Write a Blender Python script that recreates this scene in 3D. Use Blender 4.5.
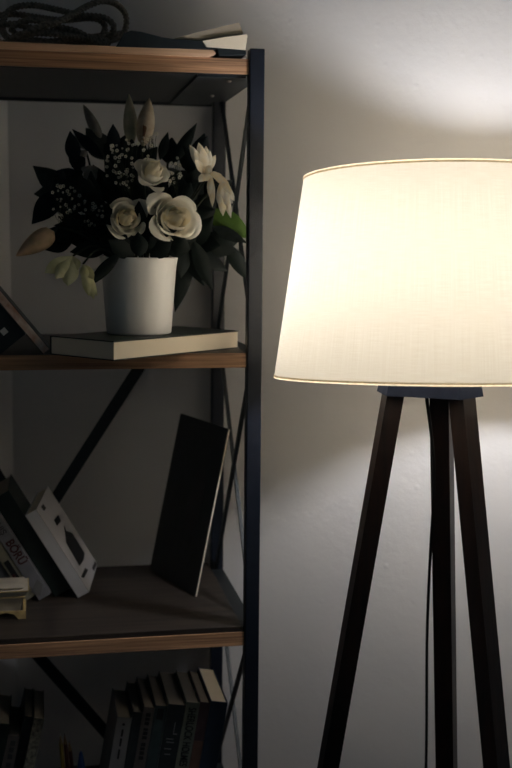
import bpy, math, random
from mathutils import Vector, Matrix
random.seed(7)
for o in list(bpy.data.objects): bpy.data.objects.remove(o)
S = bpy.context.scene
C = S.collection
V = Vector
PI = math.pi

# ------------------------------------------------------------------ camera
CH = 1.30                                   # camera height above the floor
YAW, PITCH, ROLL, F = 0.1901, 0.12385, 0.0093, 1157.0
fw = V((math.sin(YAW)*math.cos(PITCH), math.cos(YAW)*math.cos(PITCH), -math.sin(PITCH)))
r0 = V((math.cos(YAW), -math.sin(YAW), 0)); u0 = r0.cross(fw)
rt = r0*math.cos(ROLL)+u0*math.sin(ROLL); up = -r0*math.sin(ROLL)+u0*math.cos(ROLL)
EYE = V((0, 0, CH))
cd = bpy.data.cameras.new('camera'); cam = bpy.data.objects.new('camera', cd); C.objects.link(cam)
cd.sensor_fit = 'VERTICAL'; cd.sensor_height = 36; cd.sensor_width = 24; cd.lens = F/768*36
cam.matrix_world = Matrix(((rt.x, up.x, -fw.x, 0), (rt.y, up.y, -fw.y, 0), (rt.z, up.z, -fw.z, CH), (0, 0, 0, 1)))
cd.clip_start = .05
cd.dof.use_dof = True; cd.dof.focus_distance = 1.60; cd.dof.aperture_fstop = 4.5
S.camera = cam

# ------------------------------------------------------------------ world and exposure
w = bpy.data.worlds.new('world'); S.world = w; w.use_nodes = True
bg = w.node_tree.nodes['Background']
bg.inputs[0].default_value = (.55, .82, 1.0, 1); bg.inputs[1].default_value = .022
S.view_settings.view_transform = 'Standard'; S.view_settings.look = 'None'
S.view_settings.gamma = 1; S.view_settings.use_curve_mapping = False
S.view_settings.exposure = 0.0
BULB = 203.0

# ------------------------------------------------------------------ pixel -> point helpers
def ray(x, y): return fw + rt*((x-256)/F) + up*((384-y)/F)
def at(x, y, Y):
    d = ray(x, y); return EYE + d*(Y/d.y)
def onz(x, y, Z):
    d = ray(x, y); return EYE + d*((Z-CH)/d.z)
def onplane(x, y, p, n):
    d = ray(x, y); return EYE + d*((p-EYE).dot(n)/d.dot(n))

# ------------------------------------------------------------------ materials
M = {}
def nodes(name):
    m = bpy.data.materials.new(name); m.use_nodes = True; nt = m.node_tree
    b = nt.nodes['Principled BSDF']; M[name] = m
    return m, nt, b
def mat(name, col, rough=.6, var=.12, scale=40, bump=0, bscale=200, metal=0, stretch=(1, 1, 1), spec=.4, col2=None, coat=0):
    m, nt, b = nodes(name); L = nt.links
    tc = nt.nodes.new('ShaderNodeTexCoord'); mp = nt.nodes.new('ShaderNodeMapping'); mp.inputs['Scale'].default_value = stretch
    L.new(tc.outputs['Object'], mp.inputs[0])
    n = nt.nodes.new('ShaderNodeTexNoise'); n.inputs['Scale'].default_value = scale; n.inputs['Detail'].default_value = 5
    L.new(mp.outputs[0], n.inputs['Vector'])
    rp = nt.nodes.new('ShaderNodeValToRGB')
    c2 = col2 or [c*(1-var) for c in col]
    c1 = col if col2 else [min(1, c*(1+var)) for c in col]
    rp.color_ramp.elements[0].position = .3; rp.color_ramp.elements[1].position = .7
    rp.color_ramp.elements[0].color = (*c2, 1); rp.color_ramp.elements[1].color = (*c1, 1)
    L.new(n.outputs['Fac'], rp.inputs[0]); L.new(rp.outputs[0], b.inputs['Base Color'])
    b.inputs['Roughness'].default_value = rough; b.inputs['Metallic'].default_value = metal
    b.inputs['Specular IOR Level'].default_value = spec; b.inputs['Coat Weight'].default_value = coat
    if bump:
        n2 = nt.nodes.new('ShaderNodeTexNoise'); n2.inputs['Scale'].default_value = bscale; n2.inputs['Detail'].default_value = 4
        L.new(mp.outputs[0], n2.inputs['Vector'])
        bp = nt.nodes.new('ShaderNodeBump'); bp.inputs['Strength'].default_value = bump; bp.inputs['Distance'].default_value = .002
        L.new(n2.outputs['Fac'], bp.inputs['Height']); L.new(bp.outputs[0], b.inputs['Normal'])
    return m
def petal_mat(name, col, col2, trans=.3, scale=30):
    m = bpy.data.materials.new(name); m.use_nodes = True; nt = m.node_tree; nt.nodes.clear(); L = nt.links; M[name] = m
    out = nt.nodes.new('ShaderNodeOutputMaterial')
    tc = nt.nodes.new('ShaderNodeTexCoord'); n = nt.nodes.new('ShaderNodeTexNoise'); n.inputs['Scale'].default_value = scale
    L.new(tc.outputs['Object'], n.inputs['Vector'])
    rp = nt.nodes.new('ShaderNodeValToRGB'); rp.color_ramp.elements[0].color = (*col2, 1); rp.color_ramp.elements[1].color = (*col, 1)
    rp.color_ramp.elements[0].position = .35; rp.color_ramp.elements[1].position = .6
    L.new(n.outputs['Fac'], rp.inputs[0])
    d = nt.nodes.new('ShaderNodeBsdfPrincipled'); d.inputs['Roughness'].default_value = .6; d.inputs['Specular IOR Level'].default_value = .25
    t = nt.nodes.new('ShaderNodeBsdfTranslucent'); mx = nt.nodes.new('ShaderNodeMixShader'); mx.inputs[0].default_value = trans
    L.new(rp.outputs[0], d.inputs['Base Color']); L.new(rp.outputs[0], t.inputs[0])
    L.new(d.outputs[0], mx.inputs[1]); L.new(t.outputs[0], mx.inputs[2]); L.new(mx.outputs[0], out.inputs[0])
    return m
def wood_mat(name, c1, c2, rough=.5, axis=(2.2, 30, 60)):
    m, nt, b = nodes(name); L = nt.links
    tc = nt.nodes.new('ShaderNodeTexCoord'); mp = nt.nodes.new('ShaderNodeMapping'); mp.inputs['Scale'].default_value = axis
    L.new(tc.outputs['Object'], mp.inputs[0])
    n = nt.nodes.new('ShaderNodeTexNoise'); n.inputs['Scale'].default_value = 2.6; n.inputs['Detail'].default_value = 7; n.inputs['Distortion'].default_value = .6
    L.new(mp.outputs[0], n.inputs['Vector'])
    rp = nt.nodes.new('ShaderNodeValToRGB'); rp.color_ramp.elements[0].position = .32; rp.color_ramp.elements[1].position = .68
    rp.color_ramp.elements[0].color = (*c2, 1); rp.color_ramp.elements[1].color = (*c1, 1)
    L.new(n.outputs['Fac'], rp.inputs[0]); L.new(rp.outputs[0], b.inputs['Base Color'])
    b.inputs['Roughness'].default_value = rough; b.inputs['Specular IOR Level'].default_value = .35
    bp = nt.nodes.new('ShaderNodeBump'); bp.inputs['Strength'].default_value = .25; bp.inputs['Distance'].default_value = .001
    L.new(n.outputs['Fac'], bp.inputs['Height']); L.new(bp.outputs[0], b.inputs['Normal'])
    return m
def page_mat(name, col, per=420):
    m, nt, b = nodes(name); L = nt.links
    tc = nt.nodes.new('ShaderNodeTexCoord'); wv = nt.nodes.new('ShaderNodeTexWave'); wv.bands_direction = 'X'
    wv.inputs['Scale'].default_value = per; wv.inputs['Distortion'].default_value = 3
    wv.inputs['Detail'].default_value = 2
    L.new(tc.outputs['Object'], wv.inputs['Vector'])
    rp = nt.nodes.new('ShaderNodeValToRGB'); rp.color_ramp.elements[0].color = (*[c*.86 for c in col], 1); rp.color_ramp.elements[1].color = (*col, 1)
    L.new(wv.outputs['Fac'], rp.inputs[0]); L.new(rp.outputs[0], b.inputs['Base Color']); b.inputs['Roughness'].default_value = .85
    b.inputs['Specular IOR Level'].default_value = .15
    return m
def wall_mat():
    m, nt, b = nodes('plaster'); L = nt.links
    tc = nt.nodes.new('ShaderNodeTexCoord')
    n = nt.nodes.new('ShaderNodeTexNoise'); n.inputs['Scale'].default_value = 3; n.inputs['Detail'].default_value = 5
    L.new(tc.outputs['Object'], n.inputs['Vector'])
    rp = nt.nodes.new('ShaderNodeValToRGB'); rp.color_ramp.elements[0].color = (.80, .775, .765, 1); rp.color_ramp.elements[1].color = (.86, .835, .82, 1)
    L.new(n.outputs['Fac'], rp.inputs[0]); L.new(rp.outputs[0], b.inputs['Base Color']); b.inputs['Roughness'].default_value = .8
    b.inputs['Specular IOR Level'].default_value = .2
    n2 = nt.nodes.new('ShaderNodeTexNoise'); n2.inputs['Scale'].default_value = 55; n2.inputs['Detail'].default_value = 6; n2.inputs['Roughness'].default_value = .6
    n3 = nt.nodes.new('ShaderNodeTexVoronoi'); n3.inputs['Scale'].default_value = 26
    L.new(tc.outputs['Object'], n2.inputs['Vector']); L.new(tc.outputs['Object'], n3.inputs['Vector'])
    mr = nt.nodes.new('ShaderNodeMapRange'); mr.inputs[1].default_value = .02; mr.inputs[2].default_value = .14; mr.inputs[3].default_value = .35; mr.inputs[4].default_value = 0
    L.new(n3.outputs['Distance'], mr.inputs[0])
    ad = nt.nodes.new('ShaderNodeMath'); ad.operation = 'ADD'
    L.new(n2.outputs['Fac'], ad.inputs[0]); L.new(mr.outputs[0], ad.inputs[1])
    bp = nt.nodes.new('ShaderNodeBump'); bp.inputs['Strength'].default_value = .34; bp.inputs['Distance'].default_value = .0030
    L.new(ad.outputs[0], bp.inputs['Height']); L.new(bp.outputs[0], b.inputs['Normal'])
wall_mat()
mat('floor_boards', (.10, .065, .045), .5, .3, 6, stretch=(1, 8, 1))
mat('navy_metal', (.006, .009, .017), .42, .2, 60, bump=.15, bscale=500, spec=.5)
mat('dark_metal', (.010, .014, .017), .5, .2, 60, spec=.4)
mat('bolt_metal', (.35, .33, .30), .4, .1, metal=.6)
wood_mat('shelf_wood', (.050, .038, .030), (.022, .018, .016))
wood_mat('edge_wood', (.56, .32, .175), (.20, .11, .065), axis=(2.2, 30, 110))
wood_mat('plank_wood', (.76, .50, .33), (.56, .35, .21))
wood_mat('leg_wood', (.020, .0095, .0075), (.006, .0045, .0045), .45, (40, 40, 3))
mat('leg_plate', (.016, .020, .034), .85, .1, 80, spec=.03)
mat('rope_fibre', (.24, .21, .17), .9, .4, 220, bump=.6, bscale=500)
mat('ceramic', (.88, .86, .82), .28, .03, 8, spec=.5, coat=.2)
mat('soil', (.02, .015, .01), .95, .4, 90, bump=.8)
page_mat('pages', (.95, .83, .65)); page_mat('pages_fan_shaded', (.42, .36, .28)); page_mat('pages_shaded', (.34, .30, .25))  # darker copies of pages hold the shade of upper fan and lower books
mat('cover_black', (.018, .023, .026), .45, .2, 60)
mat('cover_dark_green', (.012, .020, .017), .5, .2, 60)
mat('cover_white', (.80, .79, .82), .55, .04, 20)
mat('cover_mid_grey', (.44, .43, .45), .5, .06, 20)
mat('cover_grey', (.20, .20, .22), .6, .25, 30)
mat('cover_pale', (0.150, 0.150, 0.155), .6, .12, 30)
mat('cover_teal', (0.033, 0.051, 0.054), .6, .2, 40)
mat('cover_greygreen', (0.110, 0.127, 0.105), .65, .12, 60)
mat('cover_plum', (.045, .028, .034), .6, .2, 40)
mat('cover_rust', (0.090, 0.051, 0.039), .6, .2, 60)
mat('cover_navy', (.020, .034, .060), .5, .25, 25)
mat('cover_taupe', (0.085, 0.075, 0.072), .6, .12, 40)
mat('cover_beige', (.30, .28, .21), .6, .2, 40)
mat('cover_photo', (.80, .74, .68), .5, .1, 60, col2=(.42, .17, .09), stretch=(1, 1, 1))
mat('cover_floral', (.27, .25, .19), .6, .1, 160, col2=(.035, .04, .03))
mat('cover_figure', (.030, .030, .034), .5, .2, 20)
mat('ink_red', (.060, .016, .018), .6, .1); mat('ink_dark', (.012, .013, .015), .6, .1)
mat('ink_light', (.14, .145, .15), .6, .1); mat('ink_faint', (.035, .036, .04), .6, .1); mat('ink_white', (.55, .55, .55), .6, .1)
mat('cream_paint', (.55, .49, .40), .6, .1, 50, bump=.3, bscale=150); mat('gold_paint', (.42, .31, .14), .5, .3, 90, bump=.5, bscale=200)
mat('bulb_socket', (.5, .5, .5), .4, .05)
petal_mat('rose_petal', (.96, .93, .84), (.94, .88, .74), .28)
petal_mat('freesia_petal', (.97, .94, .86), (.93, .82, .62), .3, 60)
petal_mat('trim_fabric', (.80, .66, .45), (.70, .56, .36), .55, 200)
petal_mat('lily_cream', (.78, .76, .50), (.66, .64, .36), .3, 60)
petal_mat('bud_green', (.46, .43, .33), (.34, .35, .26), .2, 60)
petal_mat('bud_white', (.66, .58, .46), (.52, .42, .30), .25, 60)
petal_mat('bud_brown', (.24, .13, .08), (.19, .10, .06), .2, 60)
petal_mat('bud_orange', (.85, .60, .38), (.66, .48, .28), .25, 50)
petal_mat('shaded_petal', (.36, .34, .31), (.28, .27, .22), .25, 50)  # petals darkened: the shade at the back of the bouquet is in this colour
petal_mat('rose_inner', (.95, .88, .70), (.92, .82, .58), .28)
petal_mat('breath_petal', (.88, .85, .75), (.8, .76, .62), .2, 90)
mat('leaf_dark', (.008, .014, .012), .6, .3, 40, spec=.25); mat('leaf_blue', (.009, .014, .018), .6, .3, 40, spec=.25)
mat('leaf_green', (.10, .19, .035), .45, .25, 60); mat('leaf_pale', (.035, .042, .036), .6, .2, 40)
mat('stem_green', (.018, .028, .015), .6, .2, 60)
mat('pencil_yellow', (.30, .22, .06), .5, .1); mat('pencil_red', (.13, .05, .045), .5, .1); mat('pencil_wood', (.36, .25, .15), .7, .1)
mat('plastic_blue', (.03, .09, .30), .4, .1); mat('cup_grey', (.12, .12, .13), .5, .1)
mat('cord_black', (.006, .007, .008), .6, .1)

# ------------------------------------------------------------------ object helpers
MW = {}
def tag(o, label=None, cat=None, group=None, kind=None):
    if label: o['label'] = label
    if cat: o['category'] = cat
    if group: o['group'] = group
    if kind: o['kind'] = kind
    return o
def thing(name, label, cat, m=None, group=None):
    o = bpy.data.objects.new(name, None); C.objects.link(o); o.empty_display_size = .02
    m = m if isinstance(m, Matrix) else Matrix.Translation(m or (0, 0, 0))
    o.matrix_world = m; MW[o.name] = m
    return tag(o, label, cat, group)
def obj(name, vf, material, parent=None, local=False, smooth=False, loc=None):
    """one mesh object; verts are world coordinates unless local"""
    v, f = vf
    base = Matrix.Identity(4)
    if parent is not None:
        p = parent; base = MW.get(p.name, Matrix.Identity(4))
    elif loc is not None: base = Matrix.Translation(loc)
    if not local:
        inv = base.inverted(); v = [inv @ V(q) for q in v]
    me = bpy.data.meshes.new(name); me.from_pydata([tuple(q) for q in v], [], f); me.update()
    for mm in (material if isinstance(material, (list, tuple)) else [material]): me.materials.append(M[mm])
    if smooth: me.polygons.foreach_set('use_smooth', [True]*len(me.polygons))
    o = bpy.data.objects.new(name, me); C.objects.link(o)
    if parent is not None: o.parent = parent
    elif loc is not None: o.location = loc
    MW[o.name] = base
    return o
def join(*vfs):
    v, f = [], []
    for a, b in vfs:
        n = len(v); v += list(a); f += [tuple(i+n for i in q) for q in b]
    return v, f
def box(x0, x1, y0, y1, z0, z1, bev=0):
    if bev <= 0:
        v = [V((x, y, z)) for z in (z0, z1) for y in (y0, y1) for x in (x0, x1)]
        return v, [(0, 2, 3, 1), (4, 5, 7, 6), (0, 1, 5, 4), (2, 6, 7, 3), (0, 4, 6, 2), (1, 3, 7, 5)]
    import bmesh
    bm = bmesh.new(); bmesh.ops.create_cube(bm, size=1)
    for q in bm.verts: q.co = V(((x0+x1)/2+q.co.x*(x1-x0), (y0+y1)/2+q.co.y*(y1-y0), (z0+z1)/2+q.co.z*(z1-z0)))
    bmesh.ops.bevel(bm, geom=bm.edges[:], offset=bev, segments=2, affect='EDGES', profile=.5)
    r = tobuf(bm); return r
def tobuf(bm):
    bm.verts.index_update()
    r = [q.co.copy() for q in bm.verts], [tuple(a.index for a in f.verts) for f in bm.faces]; bm.free(); return r
def tr(vf, m): return [m @ V(q) for q in vf[0]], vf[1]
def prism(poly, d):
    """polygon of 3D points extruded by vector d"""
    n = len(poly); d = V(d); v = [V(p) for p in poly]+[V(p)+d for p in poly]
    f = [tuple(range(n)), tuple(range(2*n-1, n-1, -1))]+[(i, i+n, (i+1) % n+n, (i+1) % n) for i in range(n)]
    return v, f
def frame_of(t, hint=V((0, 0, 1))):
    t = t.normalized()
    a = hint if abs(t.dot(hint)) < .95 else V((1, 0, 0))
    n = t.cross(a).normalized(); return n, t.cross(n).normalized()
def sweep(path, rad, sides=8, prof=None, twist=0, cap=True):
    path = [V(p) for p in path]; n = len(path); v, f = [], []
    rads = rad if isinstance(rad, (list, tuple)) else [rad]*n
    t = (path[1]-path[0]).normalized(); a, b = frame_of(t); s = 0
    for i, p in enumerate(path):
        t2 = (path[min(i+1, n-1)]-path[max(i-1, 0)]).normalized()
        q = t.rotation_difference(t2); a = q @ a; b = q @ b; t = t2
        if i: s += (p-path[i-1]).length
        for k in range(sides):
            ang = 2*PI*k/sides; rr = rads[i]*(prof(ang) if prof else 1); ang += twist*s
            v.append(p+(a*math.cos(ang)+b*math.sin(ang))*rr)
    for i in range(n-1):
        for k in range(sides):
            k2 = (k+1) % sides; f.append((i*sides+k, i*sides+k2, (i+1)*sides+k2, (i+1)*sides+k))
    if cap: f.append(tuple(range(sides-1, -1, -1))); f.append(tuple((n-1)*sides+k for k in range(sides)))
    return v, f
def spline(pts, per=10):
    pts = [V(p) for p in pts]; out = []
    for i in range(len(pts)-1):
        p0 = pts[max(i-1, 0)]; p1 = pts[i]; p2 = pts[i+1]; p3 = pts[min(i+2, len(pts)-1)]
        for k in range(per):
            t = k/per; out.append(.5*((2*p1)+(p2-p0)*t+(2*p0-5*p1+4*p2-p3)*t*t+(3*p1-p0-3*p2+p3)*t**3))
    return out+[pts[-1]]
def lathe(prof, seg=48, c=V((0, 0, 0)), ax=None):
    """prof: list of (r,z); axis frame optional"""
    e3 = ax.normalized() if ax else V((0, 0, 1)); e1, e2 = frame_of(e3, V((0, 1, 0)))
    v, f = [], []
    for r, z in prof:
        for k in range(seg):
            a = 2*PI*k/seg; v.append(c+e3*z+(e1*math.cos(a)+e2*math.sin(a))*r)
    for i in range(len(prof)-1):
        for k in range(seg):
            k2 = (k+1) % seg; f.append((i*seg+k, i*seg+k2, (i+1)*seg+k2, (i+1)*seg+k))
    return v, f
def bar(a, b, wdt, thk, face):
    """flat bar from a to b; face = the normal of its wide side"""
    a, b = V(a), V(b); t = (b-a).normalized(); n = V(face); n = (n-t*n.dot(t)).normalized(); s = t.cross(n)
    v = [p+s*(i*wdt/2)+n*(j*thk/2) for p in (a, b) for i, j in ((-1, -1), (1, -1), (1, 1), (-1, 1))]
    return v, [(3, 2, 1, 0), (4, 5, 6, 7), (0, 1, 5, 4), (1, 2, 6, 5), (2, 3, 7, 6), (3, 0, 4, 7)]
def text(name, body, material, parent, o, xd, yd, size, align='LEFT', xs=1, bold=0):
    """flat lettering; o, xd, yd in world coordinates"""
    cu = bpy.data.curves.new(name, 'FONT'); cu.body = body; cu.size = size; cu.extrude = .0002; cu.align_x = align; cu.align_y = 'CENTER'; cu.offset = bold
    tmp = bpy.data.objects.new('tmp', cu); C.objects.link(tmp)
    dg = bpy.context.evaluated_depsgraph_get(); me = bpy.data.meshes.new_from_object(tmp.evaluated_get(dg))
    bpy.data.objects.remove(tmp)
    xd = V(xd).normalized(); yd = V(yd); yd = (yd-xd*yd.dot(xd)).normalized(); zd = xd.cross(yd)
    m = Matrix(((xd.x, yd.x, zd.x, o.x), (xd.y, yd.y, zd.y, o.y), (xd.z, yd.z, zd.z, o.z), (0, 0, 0, 1))) @ Matrix.Diagonal((xs, 1, 1, 1))
    me.transform(MW[parent.name].inverted() @ m)
    me.materials.clear(); me.materials.append(M[material]); me.name = name
    t = bpy.data.objects.new(name, me); C.objects.link(t); t.parent = parent; MW[t.name] = MW[parent.name]
    return t

# ------------------------------------------------------------------ the setting: a room corner, the shelf stands across it
WN = V((math.sin(.63), math.cos(.63), 0)); W0 = V((.35, 2.074, 0)).dot(WN)
d8 = ray(8, 130); kk = W0/(d8.x*WN.x+d8.y*WN.y); CORN = V((d8.x*kk, d8.y*kk, 0))
WT = V((WN.y, -WN.x, 0))                     # along the right wall
a = CORN; H = 2.7
wb = obj('wall_back', prism([a, a+WT*2.2, a+WT*2.2+WN*.1, a+WN*.1-WT*.1, a-WT*.1], (0, 0, H)), 'plaster'); tag(wb, kind='structure')
wl = obj('wall_left', prism([a, a-WT*.1, a-WT*.1-WN*2.0, a-WN*2.0], (0, 0, H)), 'plaster'); tag(wl, kind='structure')
fl = obj('floor', prism([a-WT*.1+WN*.1, a+WT*2.2+WN*.1, a+WT*2.2-WN*2.0, a-WT*.1-WN*2.0], (0, 0, -.05)), 'floor_boards'); tag(fl, kind='structure')

# ------------------------------------------------------------------ bookshelf
XL, PW = .3138, .0220                        # right posts, their inner x and width
YF, YR = 1.70, 2.0483                        # front faces of the front and the rear posts
XLL = -.385                                  # left posts, outer x
ZT = CH+.2765
B1, B2, B3, B4 = CH+.2397, CH-.1908, CH-.6250, CH-1.000
BT = .0220
TOP1, TOP2, TOP3, TOP4 = B1+BT, B2+BT, B3+BT+.0085, B4+BT
shelf = thing('bookshelf', 'dark metal framed bookshelf with brown wooden shelves standing across the corner', 'bookshelf', V((0, YF, 0)))
for x in (XL, XLL):
    for y in (YF, YR):
        obj('post', box(x, x+PW, y, y+PW, 0, ZT, .0015), 'navy_metal', shelf)
for z in (B1, B2, B3, B4):
    for x in (XL, XLL):
        obj('side_rail', box(x, x+PW, YF+PW, YR, z, z+BT), 'dark_metal', shelf)
x0, x1 = XLL+PW, XL
for z, top in ((B1, 0), (B2, 0), (B3, 1), (B4, 0)):
    b = obj('shelf_board', box(x0+.001, x1-.001, YF+.006, YR+PW, z, z+BT), 'shelf_wood', shelf)
    obj('edge_band', box(x0+.001, x1-.001, YF+.004, YF+.006, z, z+BT, .0004), 'edge_wood', b)
    obj('under_panel', box(x0+.001, x1-.001, YF+.012, YR+PW, z-.0010, z-.0001), 'dark_metal', b)
    if top: obj('top_panel', box(x0+.001, x1-.004, YF+.006, YR+PW, z+BT, z+BT+.0085, .0006), 'shelf_wood', b)
    obj('rear_rail', box(x0, x1, YR+PW, YR+PW+.008, z-.006, z+BT), 'dark_metal', shelf)
# bolts under the top board and a bracket plate
br = obj('corner_bracket', box(x1-.075, x1-.004, YF+.012, YR+.015, B1-.0045, B1-.0012), 'dark_metal', shelf)
for q in ((229, 81), (212, 95.5)):
    p = onz(*q, B1-.0047); obj('bolt', lathe([(0, -.0025), (.003, -.002), (.0038, 0), (.0038, .001)], 10, p), 'bolt_metal', br, smooth=True)
# crossed rods on the right side of the frame
def rods(z0, z1, x):
    obj('side_brace', bar((x-.003, YR+.002, z0), (x-.003, YF+PW-.002, z1), .008, .0055, (1, 0, 0)), 'dark_metal', shelf)
    obj('side_brace', bar((x+.003, YR+.002, z1), (x+.003, YF+PW-.002, z0), .008, .0055, (1, 0, 0)), 'dark_metal', shelf)
for z0, z1 in ((B2+BT, B1), (B3+BT+.004, B2), (B4+BT, B3)):
    for x in (XL+PW*.55, XLL+PW*.45): rods(z0, z1, x)
YB = YR+PW+.010
for p, q in (((144, 360), (-8, 598)), ((-25, 437), (66, 594)), ((33, 650), (140, 771))):
    obj('back_brace', bar(at(*p, YB), at(*q, YB), .021, .003, (0, 1, 0)), 'dark_metal', shelf)

# thin plank lying on the top shelf
PZ = TOP1+.0098
pa = at(216, 50, YF-.001).x; pb = at(210, 56, YF-.001).x
pv = [V((XLL+.04, YF-.001, TOP1+.0002)), V((pb, YF-.001, TOP1+.0002)), V((pa, YF-.001, TOP1+.0050)), V((pa-.004, YF-.001, PZ)), V((XLL+.04, YF-.001, PZ))]
tag(obj('thin_plank', prism(pv, (0, .20, 0)), 'plank_wood', loc=V((0, YF, TOP1))), 'thin light wooden plank lying along the top shelf edge', 'plank')

# ------------------------------------------------------------------ floor lamp
lamp = thing('floor_lamp', 'lit tripod floor lamp with a large cream drum shade and dark wooden legs', 'lamp', V((.539, 1.5, 0)))
AX = V((.007, .073, 1)).normalized(); SC = V((.539, 1.5, CH-.183)); SH, RB, RT = .267*1.0027, .221, .182
def shade_material():
    m = bpy.data.materials.new('shade_linen'); m.use_nodes = True; nt = m.node_tree; nt.nodes.clear(); L = nt.links; M['shade_linen'] = m
    out = nt.nodes.new('ShaderNodeOutputMaterial'); tc = nt.nodes.new('ShaderNodeTexCoord')
    sp = nt.nodes.new('ShaderNodeSeparateXYZ'); L.new(tc.outputs['Object'], sp.inputs[0])
    at2 = nt.nodes.new('ShaderNodeMath'); at2.operation = 'ARCTAN2'; L.new(sp.outputs[0], at2.inputs[0]); L.new(sp.outputs[1], at2.inputs[1])
    cb = nt.nodes.new('ShaderNodeCombineXYZ'); L.new(at2.outputs[0], cb.inputs[0]); L.new(sp.outputs[2], cb.inputs[2])
    facs = []
    for sx, sz in ((260, 12), (8, 1300)):
        mp = nt.nodes.new('ShaderNodeMapping'); mp.inputs['Scale'].default_value = (sx, 1, sz); L.new(cb.outputs[0], mp.inputs[0])
        n = nt.nodes.new('ShaderNodeTexNoise'); n.inputs['Scale'].default_value = 1; n.inputs['Detail'].default_value = 2; L.new(mp.outputs[0], n.inputs['Vector']); facs.append(n)
    ad = nt.nodes.new('ShaderNodeMath'); ad.operation = 'ADD'; L.new(facs[0].outputs['Fac'], ad.inputs[0]); L.new(facs[1].outputs['Fac'], ad.inputs[1])
    rp = nt.nodes.new('ShaderNodeValToRGB'); rp.color_ramp.elements[0].position = .35; rp.color_ramp.elements[1].position = .65
    rp.color_ramp.elements[0].color = (.89, .78, .595, 1); rp.color_ramp.elements[1].color = (.985, .89, .72, 1)
    hf = nt.nodes.new('ShaderNodeMath'); hf.operation = 'MULTIPLY'; hf.inputs[1].default_value = .5
    L.new(ad.outputs[0], hf.inputs[0]); L.new(hf.outputs[0], rp.inputs[0])
    d = nt.nodes.new('ShaderNodeBsdfDiffuse'); t = nt.nodes.new('ShaderNodeBsdfTranslucent'); mx = nt.nodes.new('ShaderNodeMixShader'); mx.inputs[0].default_value = .262
    L.new(rp.outputs[0], d.inputs[0]); L.new(rp.outputs[0], t.inputs[0]); L.new(d.outputs[0], mx.inputs[1]); L.new(t.outputs[0], mx.inputs[2]); L.new(mx.outputs[0], out.inputs[0])
shade_material()
e1, e2 = frame_of(AX, V((0, 1, 0)))
SM = Matrix(((e1.x, e2.x, AX.x, SC.x), (e1.y, e2.y, AX.y, SC.y), (e1.z, e2.z, AX.z, SC.z), (0, 0, 0, 1)))
def shade_part(name, vf, m, parent, smooth=True):
    o = obj(name, vf, m, parent, local=True, smooth=smooth)
    if parent is lamp: o.matrix_local = MW[lamp.name].inverted() @ SM
    MW[o.name] = SM; return o
shade = shade_part('lamp_shade', lathe([(RB+(RT-RB)*i/12, SH*i/12) for i in range(13)], 128), 'shade_linen', lamp)
for r, z in ((RB, -.0004), (RT, SH+.0004)):
    pr = [(r+.0007, z-.0020), (r+.0011, z), (r+.0007, z+.0020)]
    shade_part('rim_trim', lathe(pr, 128), 'trim_fabric', shade)
# spider ring and spokes that hold the shade
spz = .022
ring = [V((.021*math.cos(2*PI*k/24), .021*math.sin(2*PI*k/24), spz)) for k in range(25)]
sp = [sweep(ring, .0015, 6)]
for k in range(3):
    an = 2*PI*k/3-.15; R = RB+(RT-RB)*spz/SH-.001
    sp.append(sweep([V((.021*math.cos(an), .021*math.sin(an), spz)), V((R*math.cos(an), R*math.sin(an), spz))], .0009, 6))
shade_part('shade_spider', join(*sp), 'bolt_metal', shade)
# bulb
m, nt, b = nodes('bulb_light'); b.inputs['Base Color'].default_value = (0, 0, 0, 1); b.inputs['Emission Color'].default_value = (.935, .96, 1.03, 1); b.inputs['Emission Strength'].default_value = BULB
BC = SC+V((-.010, .055, .130))
bp_ = [(.0001, -.034)]+[(.030*math.sin(PI*(k+.9)/13), -.030*math.cos(PI*(k+.9)/13)) for k in range(12)]+[(.0001, .031)]
obj('bulb', lathe(bp_, 24, BC), 'bulb_light', lamp, smooth=True)
PLZ = at(431, 379, 1.5).z; PLB = at(431, 393, 1.5).z
PC = V((at(430.5, 393, 1.5).x, 1.5, 0))
obj('socket', lathe([(.0001, PLZ), (.020, PLZ), (.020, BC.z-.050), (.014, BC.z-.032), (.0001, BC.z-.032)], 20, V((BC.x, BC.y, 0))), 'bulb_socket', lamp, smooth=True)
# legs and hexagonal plate
ang = [math.radians(d)-YAW for d in (188, 314, 65)]
hexa = []
for k in range(3):
    for s in (-1, 1): hexa.append((ang[k], s))
def hexpts(rad, half, z):
    out = []
    for an in ang:
        n = V((math.cos(an), math.sin(an), 0)); s = V((-n.y, n.x, 0))
        out += [PC+n*rad-s*half+V((0, 0, z)), PC+n*rad+s*half+V((0, 0, z))]
    return out
lo = hexpts(.069, .026, PLB); hi = hexpts(.065, .025, PLZ)
obj('top_plate', (lo+hi, [tuple(range(5, -1, -1)), tuple(range(6, 12))]+[(i, (i+1) % 6, (i+1) % 6+6, i+6) for i in range(6)]), 'leg_plate', lamp)
for an in ang:
    n = V((math.cos(an), math.sin(an), 0)); s = V((-n.y, n.x, 0)); k = .153
    v = []
    for z in (0, PLB):
        c = PC+n*(.0525+k*(PLB-z)); c.z = z
        for i, j in ((-1, -1), (1, -1), (1, 1), (-1, 1)): v.append(c+s*(i*.0140)+n*(j*.0120))
    obj('leg', (v, [(3, 2, 1, 0), (4, 5, 6, 7), (0, 1, 5, 4), (1, 2, 6, 5), (2, 3, 7, 6), (3, 0, 4, 7)]), 'leg_wood', lamp)
cordp = [V((PC.x, PC.y+.02, PLB)), at(434, 470, 1.545), at(430, 560, 1.60), at(427, 640, 1.635), at(426, 768, 1.655)]
cordp += [V((cordp[-1].x, 1.665, .25)), V((cordp[-1].x, 1.68, .03)), V((cordp[-1].x+.03, 1.70, .004)), V((cordp[-1].x+.15, 1.66, .004))]
obj('power_cord', sweep(spline(cordp, 8), .0024, 8), 'cord_black', lamp, smooth=True)

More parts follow.
